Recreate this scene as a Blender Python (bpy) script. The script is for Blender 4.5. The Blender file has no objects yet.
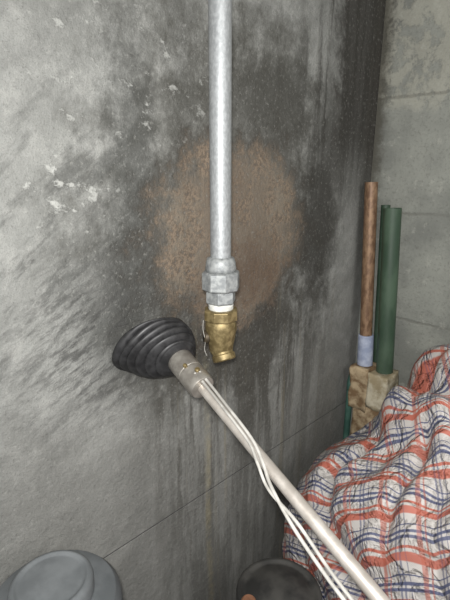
import bpy, bmesh, math, random
from mathutils import Vector, Matrix, noise
random.seed(4)
sc = bpy.context.scene
sc.view_settings.view_transform = 'Standard'
V = Vector

# ---------------------------------------------------------------- node helper
def srgb(r, g, b):
    f = lambda c: (c/255/12.92) if c/255 <= .04045 else ((c/255+.055)/1.055)**2.4
    return (f(r), f(g), f(b), 1)

class M:
    def __init__(s, name, rough=.8, metal=0.0):
        s.m = bpy.data.materials.new(name); s.m.use_nodes = True
        s.t = s.m.node_tree; s.n = s.t.nodes; s.l = s.t.links
        s.b = s.n['Principled BSDF']
        s.b.inputs['Roughness'].default_value = rough
        s.b.inputs['Metallic'].default_value = metal
        s._co = None
    def put(s, sock, v):
        if isinstance(v, bpy.types.NodeSocket): s.l.new(v, sock)
        elif v is not None: sock.default_value = v
    def co(s):
        if s._co is None: s._co = s.n.new('ShaderNodeTexCoord')
        return s._co.outputs['Object']
    def uv(s):
        s.co(); return s._co.outputs['UV']
    def math(s, op, a, b=None, c=None, clamp=False):
        n = s.n.new('ShaderNodeMath'); n.operation = op; n.use_clamp = clamp
        s.put(n.inputs[0], a); s.put(n.inputs[1], b); s.put(n.inputs[2], c)
        return n.outputs[0]
    def add(s, a, b): return s.math('ADD', a, b)
    def mul(s, a, b): return s.math('MULTIPLY', a, b)
    def sub(s, a, b): return s.math('SUBTRACT', a, b)
    def sep(s, v):
        n = s.n.new('ShaderNodeSeparateXYZ'); s.put(n.inputs[0], v); return n.outputs
    def comb(s, x, y, z):
        n = s.n.new('ShaderNodeCombineXYZ')
        for i, v in enumerate((x, y, z)): s.put(n.inputs[i], v)
        return n.outputs[0]
    def noise(s, vec=None, scale=5, detail=6, rough=.6, dist=0.0):
        n = s.n.new('ShaderNodeTexNoise'); s.put(n.inputs['Vector'], vec if vec is not None else s.co())
        n.inputs['Scale'].default_value = scale; n.inputs['Detail'].default_value = detail
        n.inputs['Roughness'].default_value = rough; n.inputs['Distortion'].default_value = dist
        return n.outputs[0]
    def step(s, v, lo, hi, a=0.0, b=1.0):
        n = s.n.new('ShaderNodeMapRange'); n.interpolation_type = 'SMOOTHSTEP'
        s.put(n.inputs[0], v)
        for i, x in enumerate((lo, hi, a, b)): s.put(n.inputs[i+1], x)
        return n.outputs[0]
    def mix(s, f, a, b, mode='MIX'):
        n = s.n.new('ShaderNodeMix'); n.data_type = 'RGBA'; n.blend_type = mode
        s.put(n.inputs[0], f); s.put(n.inputs[6], a); s.put(n.inputs[7], b)
        return n.outputs[2]
    def bump(s, h, strength=.5, dist=.002, prev=None):
        n = s.n.new('ShaderNodeBump'); n.inputs['Strength'].default_value = strength
        n.inputs['Distance'].default_value = dist
        s.put(n.inputs['Height'], h)
        if prev is not None: s.l.new(prev, n.inputs['Normal'])
        return n.outputs[0]
    def out(s, col=None, rough=None, normal=None, metal=None):
        s.put(s.b.inputs['Base Color'], col)
        s.put(s.b.inputs['Roughness'], rough)
        s.put(s.b.inputs['Metallic'], metal)
        if normal is not None: s.l.new(normal, s.b.inputs['Normal'])
        return s.m

def ell(m, Y, Z, cy, cz, ry, rz, lo, hi, warp, k):
    a = m.math('DIVIDE', m.sub(Y, cy), ry); b = m.math('DIVIDE', m.sub(Z, cz), rz)
    d = m.math('SQRT', m.add(m.mul(a, a), m.mul(b, b)))
    d = m.add(d, m.mul(m.sub(warp, .5), k))
    return m.step(d, lo, hi, 1.0, 0.0)

# ---------------------------------------------------------------- materials
def wall_a_mat():
    m = M('stained_concrete', .8)
    co = m.co(); x, Y, Z = m.sep(co)
    nb = m.noise(scale=5, detail=10, rough=.68)
    nm = m.noise(scale=20, detail=9, rough=.72)
    nf = m.noise(scale=120, detail=7, rough=.75)
    ng = m.noise(scale=420, detail=3, rough=.7)
    tc = m.comb(0.0, m.add(m.mul(Y, 3.2), m.mul(Z, 2.0)), m.sub(m.mul(Z, 11.0), m.mul(Y, 9.0)))
    trow = m.noise(tc, scale=2.0, detail=8, rough=.68)
    trow2 = m.noise(m.comb(5.0, m.add(m.mul(Y, 7.0), m.mul(Z, 3.0)), m.add(m.mul(Z, 30.0), m.mul(Y, -12.0))), scale=2.2, detail=9, rough=.72)
    col = m.mix(m.step(nb, .35, .66), srgb(130,131,127), srgb(154,155,151))
    col = m.mix(m.mul(m.step(trow, .45, .62), .35), col, srgb(112,113,110))
    col = m.mix(m.mul(m.step(nm, .5, .68), .45), col, srgb(168,168,163))
    col = m.mix(m.step(m.add(Z, m.mul(nb, .4)), 1.25, .95, 0, .38), col, srgb(122,121,116))
    # soot halo, broad and soft
    warp = m.add(m.mul(nb, .6), m.mul(nm, .4))
    h1 = ell(m, Y, Z, .72, 1.20, .36, .42, .62, 1.18, warp, 1.7)
    col = m.mix(m.mul(h1, m.step(nm, .3, .62, .95, .64)), col, srgb(80,79,73))
    # soot beside the bellows, brushed strokes
    h2 = ell(m, Y, Z, .43, 1.07, .14, .19, .1, 1.15, trow, 2.2)
    col = m.mix(m.mul(h2, .82), col, srgb(62,62,59))
    h3 = m.mul(ell(m, Y, Z, .36, 1.14, .24, .30, .3, 1.2, nb, .8), m.step(trow, .51, .62))
    col = m.mix(m.mul(h3, .6), col, srgb(78,79,76))
    h3b = m.mul(ell(m, Y, Z, .37, 1.01, .20, .19, .2, 1.2, nb, .8), m.step(trow2, .46, .60))
    col = m.mix(m.mul(h3b, .8), col, srgb(68,68,66))
    # darkest on the far side and at the base of the patch
    h4 = ell(m, Y, Z, 1.00, 1.18, .11, .32, .3, 1.2, warp, 1.6)
    col = m.mix(m.mul(h4, .85), col, srgb(54,53,49))
    h5 = ell(m, Y, Z, .78, .94, .28, .18, .2, 1.2, warp, 1.8)
    col = m.mix(m.mul(h5, .8), col, srgb(60,58,53))
    h6 = ell(m, Y, Z, .46, 1.28, .065, .28, .2, 1.2, nm, 2.0)
    col = m.mix(m.mul(h6, .68), col, srgb(68,69,66))
    h7 = ell(m, Y, Z, .80, 1.43, .22, .12, .2, 1.2, warp, 1.8)
    col = m.mix(m.mul(h7, .7), col, srgb(66,65,60))
    # drips
    zz = m.add(m.mul(Z, 2.0), m.mul(nm, .3))
    dr = m.noise(m.comb(0.0, m.add(m.mul(Y, 26.0), m.mul(nm, .6)), zz), scale=1.0, detail=7, rough=.65)
    dm = m.mul(m.step(Z, 1.06, .92), m.mul(m.step(Y, .40, .56), m.step(Y, 1.2, .85)))
    dm = m.mul(dm, m.step(Z, .45, .85, .5, 1.0))
    col = m.mix(m.mul(m.mul(m.step(dr, .42, .56), dm), .88), col, srgb(70,68,62))
    dr2 = m.noise(m.comb(3.0, m.add(m.mul(Y, 42.0), m.mul(nm, .5)), m.mul(Z, 1.3)), scale=1.0, detail=4)
    col = m.mix(m.mul(m.mul(m.step(dr2, .56, .66), dm), .5), col, srgb(142,134,112))
    yst = m.mul(m.mul(m.step(m.math('ABSOLUTE', m.sub(Y, m.add(.615, m.mul(m.sub(nb, .5), .05)))), .014, .002), m.step(Z, .95, .86)), m.step(nm, .35, .6))
    col = m.mix(m.mul(yst, .45), col, srgb(160,150,118))
    # scorched plaster patch
    pw = m.add(m.mul(nb, .5), m.add(m.mul(nm, .35), m.mul(nf, .15)))
    br = ell(m, Y, Z, .705, 1.162, .228, .207, .76, 1.10, pw, 2.1)
    bc = m.mix(m.step(nf, .40, .58), srgb(84,73,62), srgb(144,127,108))
    bc = m.mix(m.mul(m.step(nm, .42, .58), .65), bc, srgb(134,126,112))
    bc = m.mix(m.mul(m.step(nb, .46, .60), .55), bc, srgb(98,84,70))
    col = m.mix(m.mul(br, .90), col, bc)
    core = ell(m, Y, Z, .74, 1.06, .16, .10, .2, 1.2, nm, 1.6)
    col = m.mix(m.mul(core, .6), col, srgb(88,70,56))
    ring = m.mul(ell(m, Y, Z, .705, 1.160, .265, .235, .80, 1.12, warp, 1.6), m.sub(1.0, br))
    col = m.mix(m.mul(ring, .6), col, srgb(60,56,50))
    # corner damp
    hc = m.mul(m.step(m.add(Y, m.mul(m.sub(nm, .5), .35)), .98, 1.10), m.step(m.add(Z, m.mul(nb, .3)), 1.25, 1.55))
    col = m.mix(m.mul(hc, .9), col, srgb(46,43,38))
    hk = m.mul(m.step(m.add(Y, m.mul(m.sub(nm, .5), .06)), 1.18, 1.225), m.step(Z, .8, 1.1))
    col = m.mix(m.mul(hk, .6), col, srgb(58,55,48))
    dv = m.noise(m.comb(7.0, m.add(m.mul(Y, 30.0), m.mul(nm, .8)), m.mul(Z, 1.6)), scale=1.0, detail=6, rough=.6)
    dvm = m.mul(m.mul(m.step(dv, .46, .58), m.step(Y, .85, 1.0)), m.step(Z, 1.1, 1.45))
    col = m.mix(m.mul(dvm, .75), col, srgb(48,46,41))
    # lime splashes
    sp = m.noise(m.comb(0.0, m.add(Y, m.mul(Z, .3)), m.mul(Z, 1.5)), scale=26, detail=7, rough=.7)
    sa = ell(m, Y, Z, .33, 1.26, .12, .09, .1, 1.4, nb, 1.0)
    sb = ell(m, Y, Z, .46, 1.44, .24, .14, .1, 1.4, nb, 1.0)
    sm = m.mul(m.step(m.add(sp, m.mul(m.math('MAXIMUM', sa, m.mul(sb, .6)), .10)), .625, .69), m.math('MAXIMUM', sa, sb))
    col = m.mix(m.mul(sm, .75), col, srgb(190,191,186))
    # formwork joint
    ln = m.math('ABSOLUTE', m.sub(Z, m.add(.579, m.mul(m.sub(nm, .5), .002))))
    lm = m.step(ln, .0004, .0020, 1.0, 0.0)
    col = m.mix(m.mul(lm, .5), col, srgb(66,66,70))
    # sand grain and pores
    col = m.mix(m.mul(m.step(nf, .56, .70), .52), col, srgb(58,57,54))
    col = m.mix(m.mul(m.step(nf, .46, .34), .34), col, srgb(172,172,166))
    col = m.mix(m.mul(m.step(ng, .5, .72), .38), col, srgb(62,61,58))
    hgt = m.add(m.mul(nm, .8), m.add(m.mul(nf, .7), m.add(m.mul(nb, .8), m.add(m.mul(sm, .3), m.mul(trow, .35)))))
    hgt = m.sub(hgt, m.add(m.mul(lm, .5), m.mul(br, .25)))
    return m.out(col, m.step(h1, 0, 1, .8, .66), m.bump(hgt, .75, .006))

def wall_b_mat():
    m = M('block_wall_render', .85)
    x, Y, Z = m.sep(m.co())
    nb = m.noise(scale=6, detail=8, rough=.65); nm = m.noise(scale=26, detail=8, rough=.7); nf = m.noise(scale=130, detail=6, rough=.75)
    col = m.mix(m.step(nb, .35, .65), srgb(124,126,120), srgb(148,150,142))
    col = m.mix(m.mul(m.step(nf, .5, .68), .5), col, srgb(100,100,94))
    pl = m.mul(m.step(m.add(Z, m.mul(nb, .35)), 1.62, 1.68), m.step(nm, .42, .52))
    col = m.mix(m.mul(pl, .5), col, srgb(172,170,156))
    col = m.mix(m.mul(m.step(nm, .58, .66), .4), col, srgb(178,178,168))
    zw = m.add(m.sub(Z, 1.179), m.mul(m.sub(nm, .5), .02))
    z2 = m.math('PINGPONG', zw, .15)
    j = m.mul(m.step(z2, .001, .006, 1.0, 0.0), m.step(nb, .35, .55, .3, 1.0))
    col = m.mix(m.mul(j, .4), col, srgb(88,86,78))
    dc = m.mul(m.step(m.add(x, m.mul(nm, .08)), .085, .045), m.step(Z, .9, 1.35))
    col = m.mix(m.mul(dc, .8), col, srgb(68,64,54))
    hgt = m.sub(m.add(nm, m.add(m.mul(nf, .5), m.mul(pl, .4))), m.mul(j, .4))
    return m.out(col, .85, m.bump(hgt, .5, .005))

def simple(name, c1, c2, scale=30, rough=.5, metal=0.0, bump=.1, bd=.001, r2=None, stretch=None, detail=5, spec=None):
    m = M(name, rough, metal)
    vec = m.co()
    if stretch:
        x, y, z = m.sep(vec); vec = m.comb(m.mul(x, stretch[0]), m.mul(y, stretch[1]), m.mul(z, stretch[2]))
    n = m.noise(vec, scale=scale, detail=detail)
    col = m.mix(m.step(n, .38, .64), c1, c2)
    if spec is not None: m.b.inputs['Specular IOR Level'].default_value = spec
    return m.out(col, m.step(n, .3, .7, rough, r2 if r2 is not None else rough), m.bump(n, bump, bd))

MAT = dict(
 wa=wall_a_mat(), wb=wall_b_mat(),
 floor=simple('dusty_floor', srgb(70,68,64), srgb(104,100,94), 12, .9, bump=.5, bd=.004),
 ceil=simple('raw_ceiling', srgb(120,120,116), srgb(146,146,142), 12, .9, bump=.5, bd=.004),
 galv=simple('galvanised_steel', srgb(144,147,148), srgb(164,167,168), 260, .48, .45, .12, .0005, .56, (1,1,.6), 6),
 cast=simple('galvanised_casting', srgb(130,133,134), srgb(160,163,162), 120, .52, .4, .4, .001, .62),
 tape=simple('thread_tape', srgb(186,186,180), srgb(216,216,210), 90, .7, 0, .5, .001),
 brass=simple('dull_brass', srgb(112,98,66), srgb(148,132,94), 90, .44, .55, .25, .0006, .56),
 darkbrass=simple('oxidised_brass', srgb(50,44,36), srgb(84,74,58), 80, .5, .4, .3, .0008),
 rubber=simple('black_rubber', srgb(34,34,35), srgb(50,50,51), 60, .42, 0, .15, .0006, .55),
 steel=simple('polished_steel', srgb(198,191,182), srgb(214,208,200), 50, .34, .6, .05, .0003, .42),
 sleeve=simple('turned_steel', srgb(140,135,128), srgb(164,160,152), 50, .40, .6, .15, .0005, .48),
 cable=simple('grey_cable_sheath', srgb(150,148,142), srgb(182,180,174), 40, .5, 0, .05),
 rust=simple('rusty_copper_pipe', srgb(112,86,66), srgb(148,120,94), 90, .46, .3, .2, .0006, .56, (1,1,.5), 7),
 green=simple('green_plastic', srgb(54,74,58), srgb(72,92,74), 20, .5, 0, .1, .001, .65, (1,1,.4)),
 green2=simple('dark_green_plastic', srgb(50,70,54), srgb(64,84,68), 20, .55, 0, .1, .001, .6),
 teal=simple('teal_plastic', srgb(60,94,84), srgb(80,116,104), 20, .5),
 lilac=simple('pale_blue_plastic', srgb(146,156,180), srgb(182,190,208), 30, .5),
 mortar=simple('cream_mortar', srgb(168,154,124), srgb(212,204,180), 34, .85, 0, .6, .004),
 mortar2=simple('brown_mortar', srgb(124,100,72), srgb(188,168,136), 34, .85, 0, .6, .004),
 gplas=simple('grey_plastic', srgb(100,104,106), srgb(118,122,124), 14, .5, 0, .1, .001, .6),
 gplas2=simple('dark_grey_plastic', srgb(88,92,94), srgb(106,110,112), 14, .55, 0, .1, .001, .6),
 bplas=simple('black_plastic', srgb(44,44,43), srgb(70,69,66), 14, .5, 0, .15, .001, .65),
 wood=simple('brown_wood', srgb(100,66,48), srgb(138,98,74), 18, .6, 0, .2, .001, None, (1,1,.2)),
)

def plaid():
    m = M('woven_plaid_plastic', .5)
    u, v, _ = m.sep(m.uv())
    nz = m.noise(scale=14, detail=4)
    nu = m.noise(m.comb(m.mul(u, 6.0), m.mul(v, 90.0), 0.0), scale=1.0, detail=3)
    nv = m.noise(m.comb(m.mul(u, 90.0), m.mul(v, 6.0), 4.0), scale=1.0, detail=3)
    uu = m.add(u, m.mul(m.sub(nu, .5), .04)); vv = m.add(v, m.mul(m.sub(nv, .5), .04))
    def band(c, c0, w):
        f = m.math('FRACT', c)
        d = m.math('ABSOLUTE', m.sub(f, c0))
        return m.step(d, w*.8, w*1.15, 1.0, 0.0)
    white = srgb(196,191,186); red = srgb(180,86,62); blue = srgb(62,72,110)
    # the bands along one direction are bold, the crossing ones thinner
    ru = m.math('MAXIMUM', band(uu, .22, .060), band(uu, .36, .020))
    bu = m.math('MAXIMUM', band(uu, .64, .026), m.math('MAXIMUM', band(uu, .74, .026), band(uu, .88, .012)))
    rv = m.math('MAXIMUM', band(vv, .20, .090), band(vv, .38, .032))
    bv = m.math('MAXIMUM', band(vv, .60, .040), m.math('MAXIMUM', band(vv, .73, .036), band(vv, .88, .014)))
    wu = m.math('SINE', m.mul(u, 150.0)); wv = m.math('SINE', m.mul(v, 150.0))
    cu = m.mix(bu, m.mix(ru, white, red), blue)
    cv = m.mix(bv, m.mix(rv, white, red), blue)
    hasu = m.math('MAXIMUM', ru, bu); hasv = m.math('MAXIMUM', rv, bv)
    fl = m.step(m.mul(wu, wv), -.4, .4, .55, .95)
    col = m.mix(m.mul(hasv, .88), white, cv)
    fu = m.mul(hasu, m.mul(fl, m.sub(1.0, m.mul(hasv, .5))))
    col = m.mix(m.mul(fu, .85), col, cu)
    col = m.mix(m.mul(m.step(nz, .45, .7), .14), col, srgb(128,120,116))
    fine = m.noise(scale=60, detail=5, rough=.65)
    crk = m.noise(scale=18, detail=5, rough=.55, dist=.6)
    crk = m.math('ABSOLUTE', m.sub(crk, .5))
    b0 = m.bump(m.step(crk, 0, .10), .8, .008)
    b1 = m.bump(m.add(m.mul(m.mul(wu, wv), .25), fine), .45, .0018, b0)
    return m.out(col, .44, b1)
MAT['plaid'] = plaid()

# ---------------------------------------------------------------- object helpers
def link(o): sc.collection.objects.link(o); return o
def mesh_obj(name, bm, mat, smooth=True, parent=None, autosmooth=None):
    me = bpy.data.meshes.new(name); bmesh.ops.recalc_face_normals(bm, faces=bm.faces)
    bm.to_mesh(me); bm.free()
    me.materials.append(mat)
    for p in me.polygons: p.use_smooth = smooth
    o = link(bpy.data.objects.new(name, me))
    if autosmooth:
        bv = o.modifiers.new('edge', 'BEVEL'); bv.width = autosmooth; bv.segments = 2; bv.limit_method = 'ANGLE'; bv.angle_limit = math.radians(35)
        for p in me.polygons: p.use_smooth = True
        o.modifiers.new('wn', 'WEIGHTED_NORMAL').keep_sharp = True
    if parent: o.parent = parent
    return o
def empty(name, label, cat):
    o = link(bpy.data.objects.new(name, None)); o.empty_display_size = .05
    o['label'] = label; o['category'] = cat
    return o
def frame(d):
    d = d.normalized(); a = V((0,0,1)) if abs(d.z) < .9 else V((1,0,0))
    e1 = d.cross(a).normalized(); e2 = d.cross(e1).normalized(); return e1, e2
def loft(bm, rings, close0=True, close1=True):
    vs = [[bm.verts.new(p) for p in r] for r in rings]; n = len(rings[0])
    for a, b in zip(vs[:-1], vs[1:]):
        for i in range(n): bm.faces.new((a[i], a[(i+1)%n], b[(i+1)%n], b[i]))
    if close0: bm.faces.new(vs[0][::-1])
    if close1: bm.faces.new(vs[-1])
def lathe(bm, origin, d, prof, n=48, close=True):
    d = V(d).normalized(); e1, e2 = frame(d)
    rings = []
    for r, h in prof:
        rings.append([V(origin)+d*h+e1*math.cos(2*math.pi*i/n)*r+e2*math.sin(2*math.pi*i/n)*r for i in range(n)])
    loft(bm, rings, close, close)
def hexprism(bm, z0, z1, r, cx, cy, rot=0, n=6, ch=.003):
    prof = [(r-ch, z0), (r, z0+ch), (r, z1-ch), (r-ch, z1)]
    loft(bm, [[V((cx+math.cos(rot+2*math.pi*i/n)*q, cy+math.sin(rot+2*math.pi*i/n)*q, z)) for i in range(n)] for q, z in prof])
def tube(bm, pts, r, n=14, sub=8):
    P = [V(p) for p in pts]; P = [P[0]*2-P[1]] + P + [P[-1]*2-P[-2]]
    path = []
    for i in range(1, len(P)-2):
        for k in range(sub):
            t = k/sub
            path.append(.5*((2*P[i])+(P[i+1]-P[i-1])*t+(2*P[i-1]-5*P[i]+4*P[i+1]-P[i+2])*t*t+(3*P[i]-P[i-1]-3*P[i+1]+P[i+2])*t**3))
    path.append(P[-2])
    rings = []; e1 = None
    for i, p in enumerate(path):
        d = (path[min(i+1, len(path)-1)]-path[max(i-1, 0)]).normalized()
        if e1 is None: e1, _ = frame(d)
        e1 = (e1-d*e1.dot(d)).normalized(); e2 = d.cross(e1)
        rings.append([p+e1*math.cos(2*math.pi*k/n)*r+e2*math.sin(2*math.pi*k/n)*r for k in range(n)])
    loft(bm, rings)
def box(bm, a, b):
    r = bmesh.ops.create_cube(bm, size=1)
    for v in r['verts']:
        for i in range(3): v.co[i] = a[i] if v.co[i] < 0 else b[i]
    return r

# ---------------------------------------------------------------- room shell
L = 1.26; H = 2.3
def shell(name, a, b, mat):
    bm = bmesh.new(); box(bm, a, b)
    o = mesh_obj(name, bm, mat, False); o['kind'] = 'structure'; return o
shell('wall_left', (-.15, -1.2, 0), (0, L+.15, H), MAT['wa'])
shell('wall_back', (0, L, 0), (2.4, L+.15, H), MAT['wb'])
shell('floor', (-.15, -1.2, -.1), (2.4, L+.15, 0), MAT['floor'])
shell('ceiling', (-.15, -1.2, H), (2.4, L+.15, H+.1), MAT['ceil'])

# ---------------------------------------------------------------- galvanised drop pipe + fittings
PX, PY = .13, .530
dp = empty('drop_pipe', 'galvanised steel drop pipe ending in a hex union and brass valve', 'pipe')
bm = bmesh.new(); lathe(bm, (PX, PY, 1.150), (0,0,1), [(.0172, 0), (.0172, .3), (.0172, H-1.150)])
mesh_obj('pipe', bm, MAT['galv'], True, dp, .0005)
un = link(bpy.data.objects.new('pipe_union', None)); un.parent = dp
bm = bmesh.new()
lathe(bm, (PX, PY, 0), (0,0,1), [(.020, 1.132), (.0245, 1.134), (.026, 1.139), (.0245, 1.150), (.0225, 1.156), (.018, 1.158)])
mesh_obj('collar', bm, MAT['cast'], True, un)
bm = bmesh.new(); hexprism(bm, 1.101, 1.134, .0325, PX, PY, .25, 8)
mesh_obj('union_nut', bm, MAT['cast'], True, un, .0012)
bm = bmesh.new(); hexprism(bm, 1.078, 1.102, .0265, PX, PY, .1, 6)
mesh_obj('hex_nipple', bm, MAT['cast'], True, un, .0012)
bm = bmesh.new()
lathe(bm, (PX, PY, 0), (0,0,1), [(.019, 1.066), (.0205, 1.067), (.0215, 1.070), (.0208, 1.073), (.0217, 1.076), (.019, 1.080)])
mesh_obj('thread_seal_tape', bm, MAT['tape'], True, un)
va = link(bpy.data.objects.new('brass_valve', None)); va.parent = dp
bm = bmesh.new()
hexprism(bm, 1.048, 1.068, .0300, PX, PY, .4, 8, .002)
mesh_obj('valve_collar', bm, MAT['brass'], True, va, .001)
bm = bmesh.new()
lathe(bm, (PX, PY, 0), (0,0,1), [(.010, .983), (.017, .985), (.0205, .992), (.022, 1.003), (.0250, 1.018), (.0272, 1.032), (.0270, 1.042), (.024, 1.049)])
lathe(bm, (PX, PY, .999), V((.35,-.05,-.75)), [(.0185, -.005), (.0185, .014), (.0205, .015), (.0205, .024), (.0185, .026), (.0135, .026), (.0130, .016)], 40)
mesh_obj('valve_body', bm, MAT['brass'], True, va, .0006)
bm = bmesh.new()
lathe(bm, (PX, PY, 1.018), V((-.5,-.85,.02)), [(.010, 0), (.010, .022), (.0115, .023), (.0115, .029), (.009, .031)], 32)
mesh_obj('side_port', bm, MAT['darkbrass'], True, va, .0006)
bm = bmesh.new()
tube(bm, [(PX-.014, PY-.028, 1.050), (PX-.012, PY-.031, 1.035), (PX-.008, PY-.030, 1.015), (PX-.012, PY-.028, .997), (PX-.009, PY-.025, .985)], .0005, 8)
mesh_obj('tie_wire', bm, MAT['cable'], True, va)

# ---------------------------------------------------------------- rod probe with bellows
rp = empty('steel_rod_probe', 'stainless steel rod with black rubber bellows pressed against the wall', 'rod tool')
S = V((.166, .4538, .958)); E = V((.512, .3953, .850)); d = (E-S).normalized()
c1 = S-d*.076; c0 = V((.016, .453, .996)); d0 = V((.80, -.08, -.50)).normalized()
bm = bmesh.new(); rings = []; n = 96; NR = 240
for k in range(NR+1):
    s = k/NR
    c = c0.lerp(c1, s); ax = d0.lerp(d, s).normalized()
    e1, e2 = frame(ax)
    base = .0255+(.067-.0255)*(1-s**2.1)**.85
    ph = (s**1.15*6.0) % 1.0
    ple = .0085*(math.sqrt(max(0, 1-(2*ph-1)**2))-.65)*(1 if s < .93 else .3)
    r = base+ple
    ring = []
    for i in range(n):
        a = 2*math.pi*i/n
        wob = 1+.035*math.sin(a*2+.6)*(1-s)+.015*math.sin(a*4+s*5)*(1-s)
        p = c+e1*math.cos(a)*r*wob+e2*math.sin(a)*r*wob
        p += ax*.003*math.sin(a*3+s*7)*(1-s)
        if p.x < .008: p.x = -.0006+.0086*math.exp((p.x-.008)/.010)
        ring.append(p)
    rings.append(ring)
loft(bm, rings)
mesh_obj('rubber_bellows', bm, MAT['rubber'], True, rp)
bm = bmesh.new()
lathe(bm, S-d*.088, d, [(.0195, -.012), (.0225, -.008), (.0225, .008), (.0215, .0085), (.0215, .0105), (.0225, .011), (.0225, .048), (.0216, .0485), (.0216, .0505), (.0225, .051), (.0225, .082), (.0205, .0875), (.014, .088), (.012, .088)])
mesh_obj('steel_sleeve', bm, MAT['sleeve'], True, rp, .0005)
bm = bmesh.new()
lathe(bm, S-d*.01, d, [(.0088, 0), (.0088, .2), (.0088, .62), (.0076, .622)])
mesh_obj('steel_rod', bm, MAT['steel'], True, rp, .0004)
tocam = (V((.67,0,1.3))-S); tocam = (tocam-d*tocam.dot(d)).normalized()
up = V((.5,.9,.96)); up = (up-d*up.dot(d)-tocam*up.dot(tocam)).normalized()
for (l, a, b, dd, q) in ((.020, .010, .017, tocam*.8+up*.4, 1.0), (.040, .001, .0205, tocam, .8)):
    bm = bmesh.new()
    lathe(bm, S-d*l+up*a+tocam*b, dd, [(.0045*q, 0), (.0045*q, .005), (.003*q, .007)], 20)
    mesh_obj('set_screw', bm, MAT['brass'], True, rp, .0004)
Lr = .3672
def cab(offs):
    return [S+d*(l*Lr)+up*a+tocam*b for l, a, b in offs]
bm = bmesh.new()
tube(bm, cab([(-.05,.012,.018),(.0,.0125,.012),(.15,.0105,.008),(.35,.007,.011),(.46,-.003,.0125),(.54,-.014,.010),(.69,-.024,.010),(.86,-.029,.010),(1.0,-.030,.010),(1.4,-.032,.012)]), .0024)
mesh_obj('cable', bm, MAT['cable'], True, rp)
bm = bmesh.new()
tube(bm, cab([(-.05,.005,.021),(.0,.006,.014),(.15,.0045,.0120),(.35,.001,.0125),(.44,-.008,.0125),(.54,-.019,.008),(.69,-.017,.012),(.86,-.022,.012),(1.0,-.023,.014),(1.4,-.025,.016)]), .0022)
mesh_obj('cable', bm, MAT['cable'], True, rp)

# ---------------------------------------------------------------- corner pipes
def ppipe(name, a, b, r, mat, label=None, cat='pipe', wall=.003, parent=None):
    a, b = V(a), V(b); l = (b-a).length
    bm = bmesh.new(); lathe(bm, a, b-a, [(r, 0), (r, l), (r-wall, l), (r-wall, l-.05)], 40)
    o = mesh_obj(name, bm, mat, True, parent, .0004)
    if label: o['label'] = label; o['category'] = cat
    return o
bs = empty('brown_riser_pipe', 'rusty brown pipe with pale blue coupling standing in the corner', 'pipe')
ppipe('pipe_shaft', (.058, 1.2, .82), (.034, 1.2, 1.262), .0175, MAT['rust'], parent=bs)
bm = bmesh.new(); lathe(bm, (.0625, 1.2, .734), (-.05,0,1), [(.0225, 0), (.0225, .090), (.0215, .093), (.017, .093)], 40)
mesh_obj('coupling', bm, MAT['lilac'], True, bs, .0005)
ppipe('green_pipe', (.121, 1.210, .726), (.097, 1.210, 1.195), .0235, MAT['green'], 'thick green plastic pipe standing beside the brown pipe')
ppipe('green_conduit', (.082, 1.236, .738), (.064, 1.236, 1.200), .0125, MAT['green2'], 'thin dark green plastic conduit between two thicker pipes')
def lump(name, a, b, mat, amp=.006, parent=None):
    bm = bmesh.new(); box(bm, a, b)
    bmesh.ops.subdivide_edges(bm, edges=bm.edges, cuts=10, use_grid_fill=True)
    for v in bm.verts:
        v.co += noise.noise_vector(v.co*22)*amp+noise.noise_vector(v.co*60)*amp*.5
    return mesh_obj(name, bm, mat, True, parent)
mb = empty('mortar_base', 'cream and brown mortar block holding the corner pipes', 'mortar')
lump('mortar_block', (.092, 1.168, .618), (.150, 1.250, .722), MAT['mortar'], .006, mb)
lump('mortar_block', (.036, 1.168, .600), (.092, 1.250, .731), MAT['mortar2'], .007, mb)
lump('plinth', (.050, 1.172, .006), (.138, 1.250, .620), MAT['mortar2'], .004, mb)
bm = bmesh.new(); tube(bm, [(.018, 1.205, .0), (.018, 1.205, .30), (.018, 1.205, .60), (.020, 1.20, .64), (.018, 1.205, .665), (.014, 1.225, .68), (.013, 1.246, .684)], .010, 16)
o = mesh_obj('teal_hose', bm, MAT['teal'], True); o['label'] = 'thin teal plastic hose rising in the corner'; o['category'] = 'hose'

# ---------------------------------------------------------------- plaid sack
bx, by = .225, .600   # black canister axis, the sack slumps around it
ells = [
 (V((.52, .93, .32)), V((.37, .23, .36))),
 (V((.35, .880, .43)), V((.25, .19, .27))),
 (V((.60, 1.02, .67)), V((.35, .19, .31))),
 (V((.60, .85, .47)), V((.32, .18, .29))),
]
def field(p):
    s = 0
    for c, r in ells:
        q = p-c; q = V((q.x/r.x, q.y/r.y, q.z/r.z))
        k = (abs(q.x)**2.5+abs(q.y)**2.5+abs(q.z)**2.5)**(1/2.5)
        s += math.exp(-9*(k-1))
    return s
ctr = V((.50, .93, .42))
NU, NV = 340, 220
bm = bmesh.new(); grid = []
cre = [
 (V((.33,.968,.72)), V((.563,.829,.10)), .020, .042, V((.36,.95,.72)), .28),
 (V((.42,.86,.70)), V((.85,-.35,.35)), .014, .018, V((.42,.84,.68)), .15),
 (V((.36,.80,.60)), V((.30,-.60,.75)), .016, .022, V((.36,.78,.60)), .20),
 (V((.52,.80,.66)), V((.75,.60,.15)), .014, .018, V((.50,.82,.66)), .16),
 (V((.27,.86,.62)), V((.80,-.50,.20)), .012, .013, V((.26,.86,.60)), .12),
]
cre = [(a, b.normalized(), c, dd, e, f) for a, b, c, dd, e, f in cre]
def billow(p, k): return abs(noise.noise(p*k))
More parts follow.
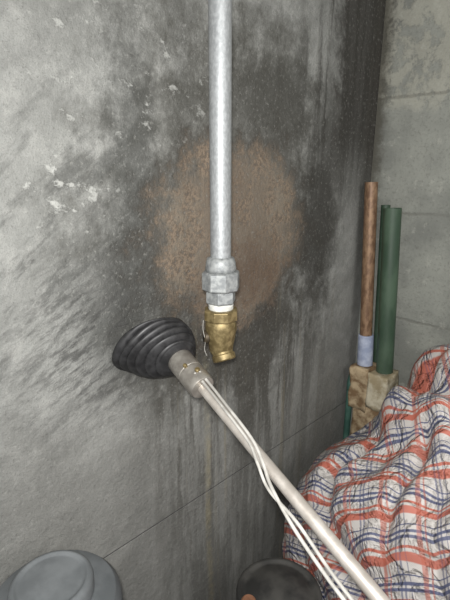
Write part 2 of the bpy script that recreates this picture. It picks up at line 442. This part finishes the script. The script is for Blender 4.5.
for j in range(NV+1):
    ph = math.pi*j/NV; row = []
    for i in range(NU):
        th = 2*math.pi*i/NU
        dr_ = V((math.sin(ph)*math.cos(th), math.sin(ph)*math.sin(th), math.cos(ph)))
        lo, hi = 0., 1.2
        for _ in range(16):
            mid = (lo+hi)/2
            if field(ctr+dr_*mid) > 1: lo = mid
            else: hi = mid
        p = ctr+dr_*lo; p0 = p.copy()
        w = noise.noise_vector(p*3.5)*.14
        q = V((p.x*.8+p.z*.6, p.y*.9-p.z*.7, p.x*.7))
        f = .042*(billow(V((q.x*.8, q.y*2.2, q.z))+w, 3.6)-.22)
        f += .016*(billow(V((p.x*2.0-p.z, p.y, p.z*1.2))+w, 7)-.22)+.006*(billow(p+w*.3, 19)-.2)
        for a, b, wd, dp_, e, rch in cre:
            sd = (p0+w*.16-a).dot(b); ds = (p0-e).length/rch
            f -= dp_*math.exp(-(sd/wd)**2)*math.exp(-ds**4)
            f += dp_*.45*math.exp(-((abs(sd)-wd*2.6)/(wd*1.6))**2)*math.exp(-ds**4)
        p = p+dr_*f
        if p.z < .53:
            dx, dy = p.x-bx, p.y-by; q_ = math.hypot(dx, dy); lim = .094*min(1, (.53-p.z)/.03)
            if q_ < lim: p.x, p.y = bx+dx/q_*lim, by+dy/q_*lim
            if abs(p.x-bx) < .094 and p.z < .50:
                p.y = max(p.y, by+math.sqrt(.094**2-(p.x-bx)**2))
        p.z = max(p.z, .0); p.x = max(p.x, .012); p.y = min(p.y, 1.160 if p.x < .19 else 1.258)
        row.append((p, p0))
        if j in (0, NV): break
    grid.append(row)
P0 = []
def nv(t):
    v = bm.verts.new(t[0]); P0.append(t[1]); return v
top = nv(grid[0][0]); bot = nv(grid[-1][0])
vr = [[nv(p) for p in r] for r in grid[1:-1]]
for i in range(NU):
    bm.faces.new((top, vr[0][i], vr[0][(i+1)%NU])); bm.faces.new((bot, vr[-1][(i+1)%NU], vr[-1][i]))
for a, b in zip(vr[:-1], vr[1:]):
    for i in range(NU): bm.faces.new((a[i], b[i], b[(i+1)%NU], a[(i+1)%NU]))
bm.verts.index_update()
uvl = bm.loops.layers.uv.new('UVMap')
for f in bm.faces:
    for lp in f.loops:
        p = P0[lp.vert.index]; pd = lp.vert.co
        w = noise.noise_vector(p*3.5)*.020
        h = (pd-ctr).length-(p-ctr).length
        a = p.x+w.x+h*.35; b = (p.y*.75+p.z*.66)+w.y-h*.35
        an = -.42
        ca, sa = math.cos(an), math.sin(an)
        lp[uvl].uv = ((a*ca-b*sa)/.066, (a*sa+b*ca)/.066)
o = mesh_obj('plaid_sack', bm, MAT['plaid'], True)
o['label'] = 'stuffed red, white and blue plaid woven plastic sack in the corner'; o['category'] = 'sack'

# ---------------------------------------------------------------- canisters
gc = empty('grey_canister', 'grey plastic canister with round domed cap beside the wall', 'canister')
bm = bmesh.new()
gx, gy = .112, .199
lathe(bm, (gx, gy, 0), (0,0,1), [(.088, .0), (.099, .006), (.099, .664), (.097, .678), (.090, .688), (.070, .694), (.054, .695)], 64)
mesh_obj('body', bm, MAT['gplas2'], True, gc, .001)
bm = bmesh.new()
lathe(bm, (gx, gy, 0), (0,0,1), [(.058, .690), (.0595, .693), (.0595, .713), (.0580, .719), (.053, .7225), (.050, .7225), (.048, .7195), (.044, .7195), (.022, .7215), (.003, .722)], 64)
mesh_obj('cap', bm, MAT['gplas'], True, gc)
bc = empty('black_canister', 'black plastic canister with rimmed round lid beside the sack', 'canister')
bm = bmesh.new()
lathe(bm, (bx, by, 0), (0,0,1), [(.076, 0), (.080, .005), (.082, .44), (.080, .446)], 64)
mesh_obj('body', bm, MAT['bplas'], True, bc, .001)
bm = bmesh.new()
lathe(bm, (bx, by, 0), (0,0,1), [(.084, .436), (.0865, .440), (.0865, .470), (.083, .474), (.076, .474), (.073, .470), (.066, .471), (.050, .482), (.025, .488), (.004, .489)], 64)
mesh_obj('lid', bm, MAT['bplas'], True, bc)
bm = bmesh.new()
lathe(bm, (.240, .490, 0), (0,0,1), [(.013, 0), (.014, .004), (.014, .549), (.011, .553)], 32)
o = mesh_obj('wooden_stake', bm, MAT['wood'], True, None, .001); o['label'] = 'reddish brown round wooden stake beside the black canister'; o['category'] = 'stake'

# ---------------------------------------------------------------- light
w = bpy.data.worlds.new('room_light'); sc.world = w; w.use_nodes = True
w.node_tree.nodes['Background'].inputs[0].default_value = (.98, .98, 1, 1)
w.node_tree.nodes['Background'].inputs[1].default_value = .52
def area(name, loc, target, size, power, col):
    ld = bpy.data.lights.new(name, 'AREA'); ld.size = size; ld.energy = power; ld.color = col
    o = link(bpy.data.objects.new(name, ld)); o.location = loc
    o.rotation_euler = (V(target)-V(loc)).to_track_quat('-Z', 'Y').to_euler()
area('flash_light', (.68, -.02, 1.34), (.15, .75, 1.05), .03, 10.8, (1, .985, .965))
area('ceiling_lamp', (1.5, .2, 1.9), (.1, .9, .9), .6, 9, (1, .98, .95))

# ---------------------------------------------------------------- camera
cam = bpy.data.cameras.new('camera'); co = link(bpy.data.objects.new('camera', cam))
co.location = (.67, 0, 1.3)
cam.sensor_fit = 'VERTICAL'; cam.sensor_height = 36; cam.lens = 36*462/600; cam.clip_start = .01
co.rotation_euler = (math.radians(90-16), 0, math.radians(45))
sc.camera = co
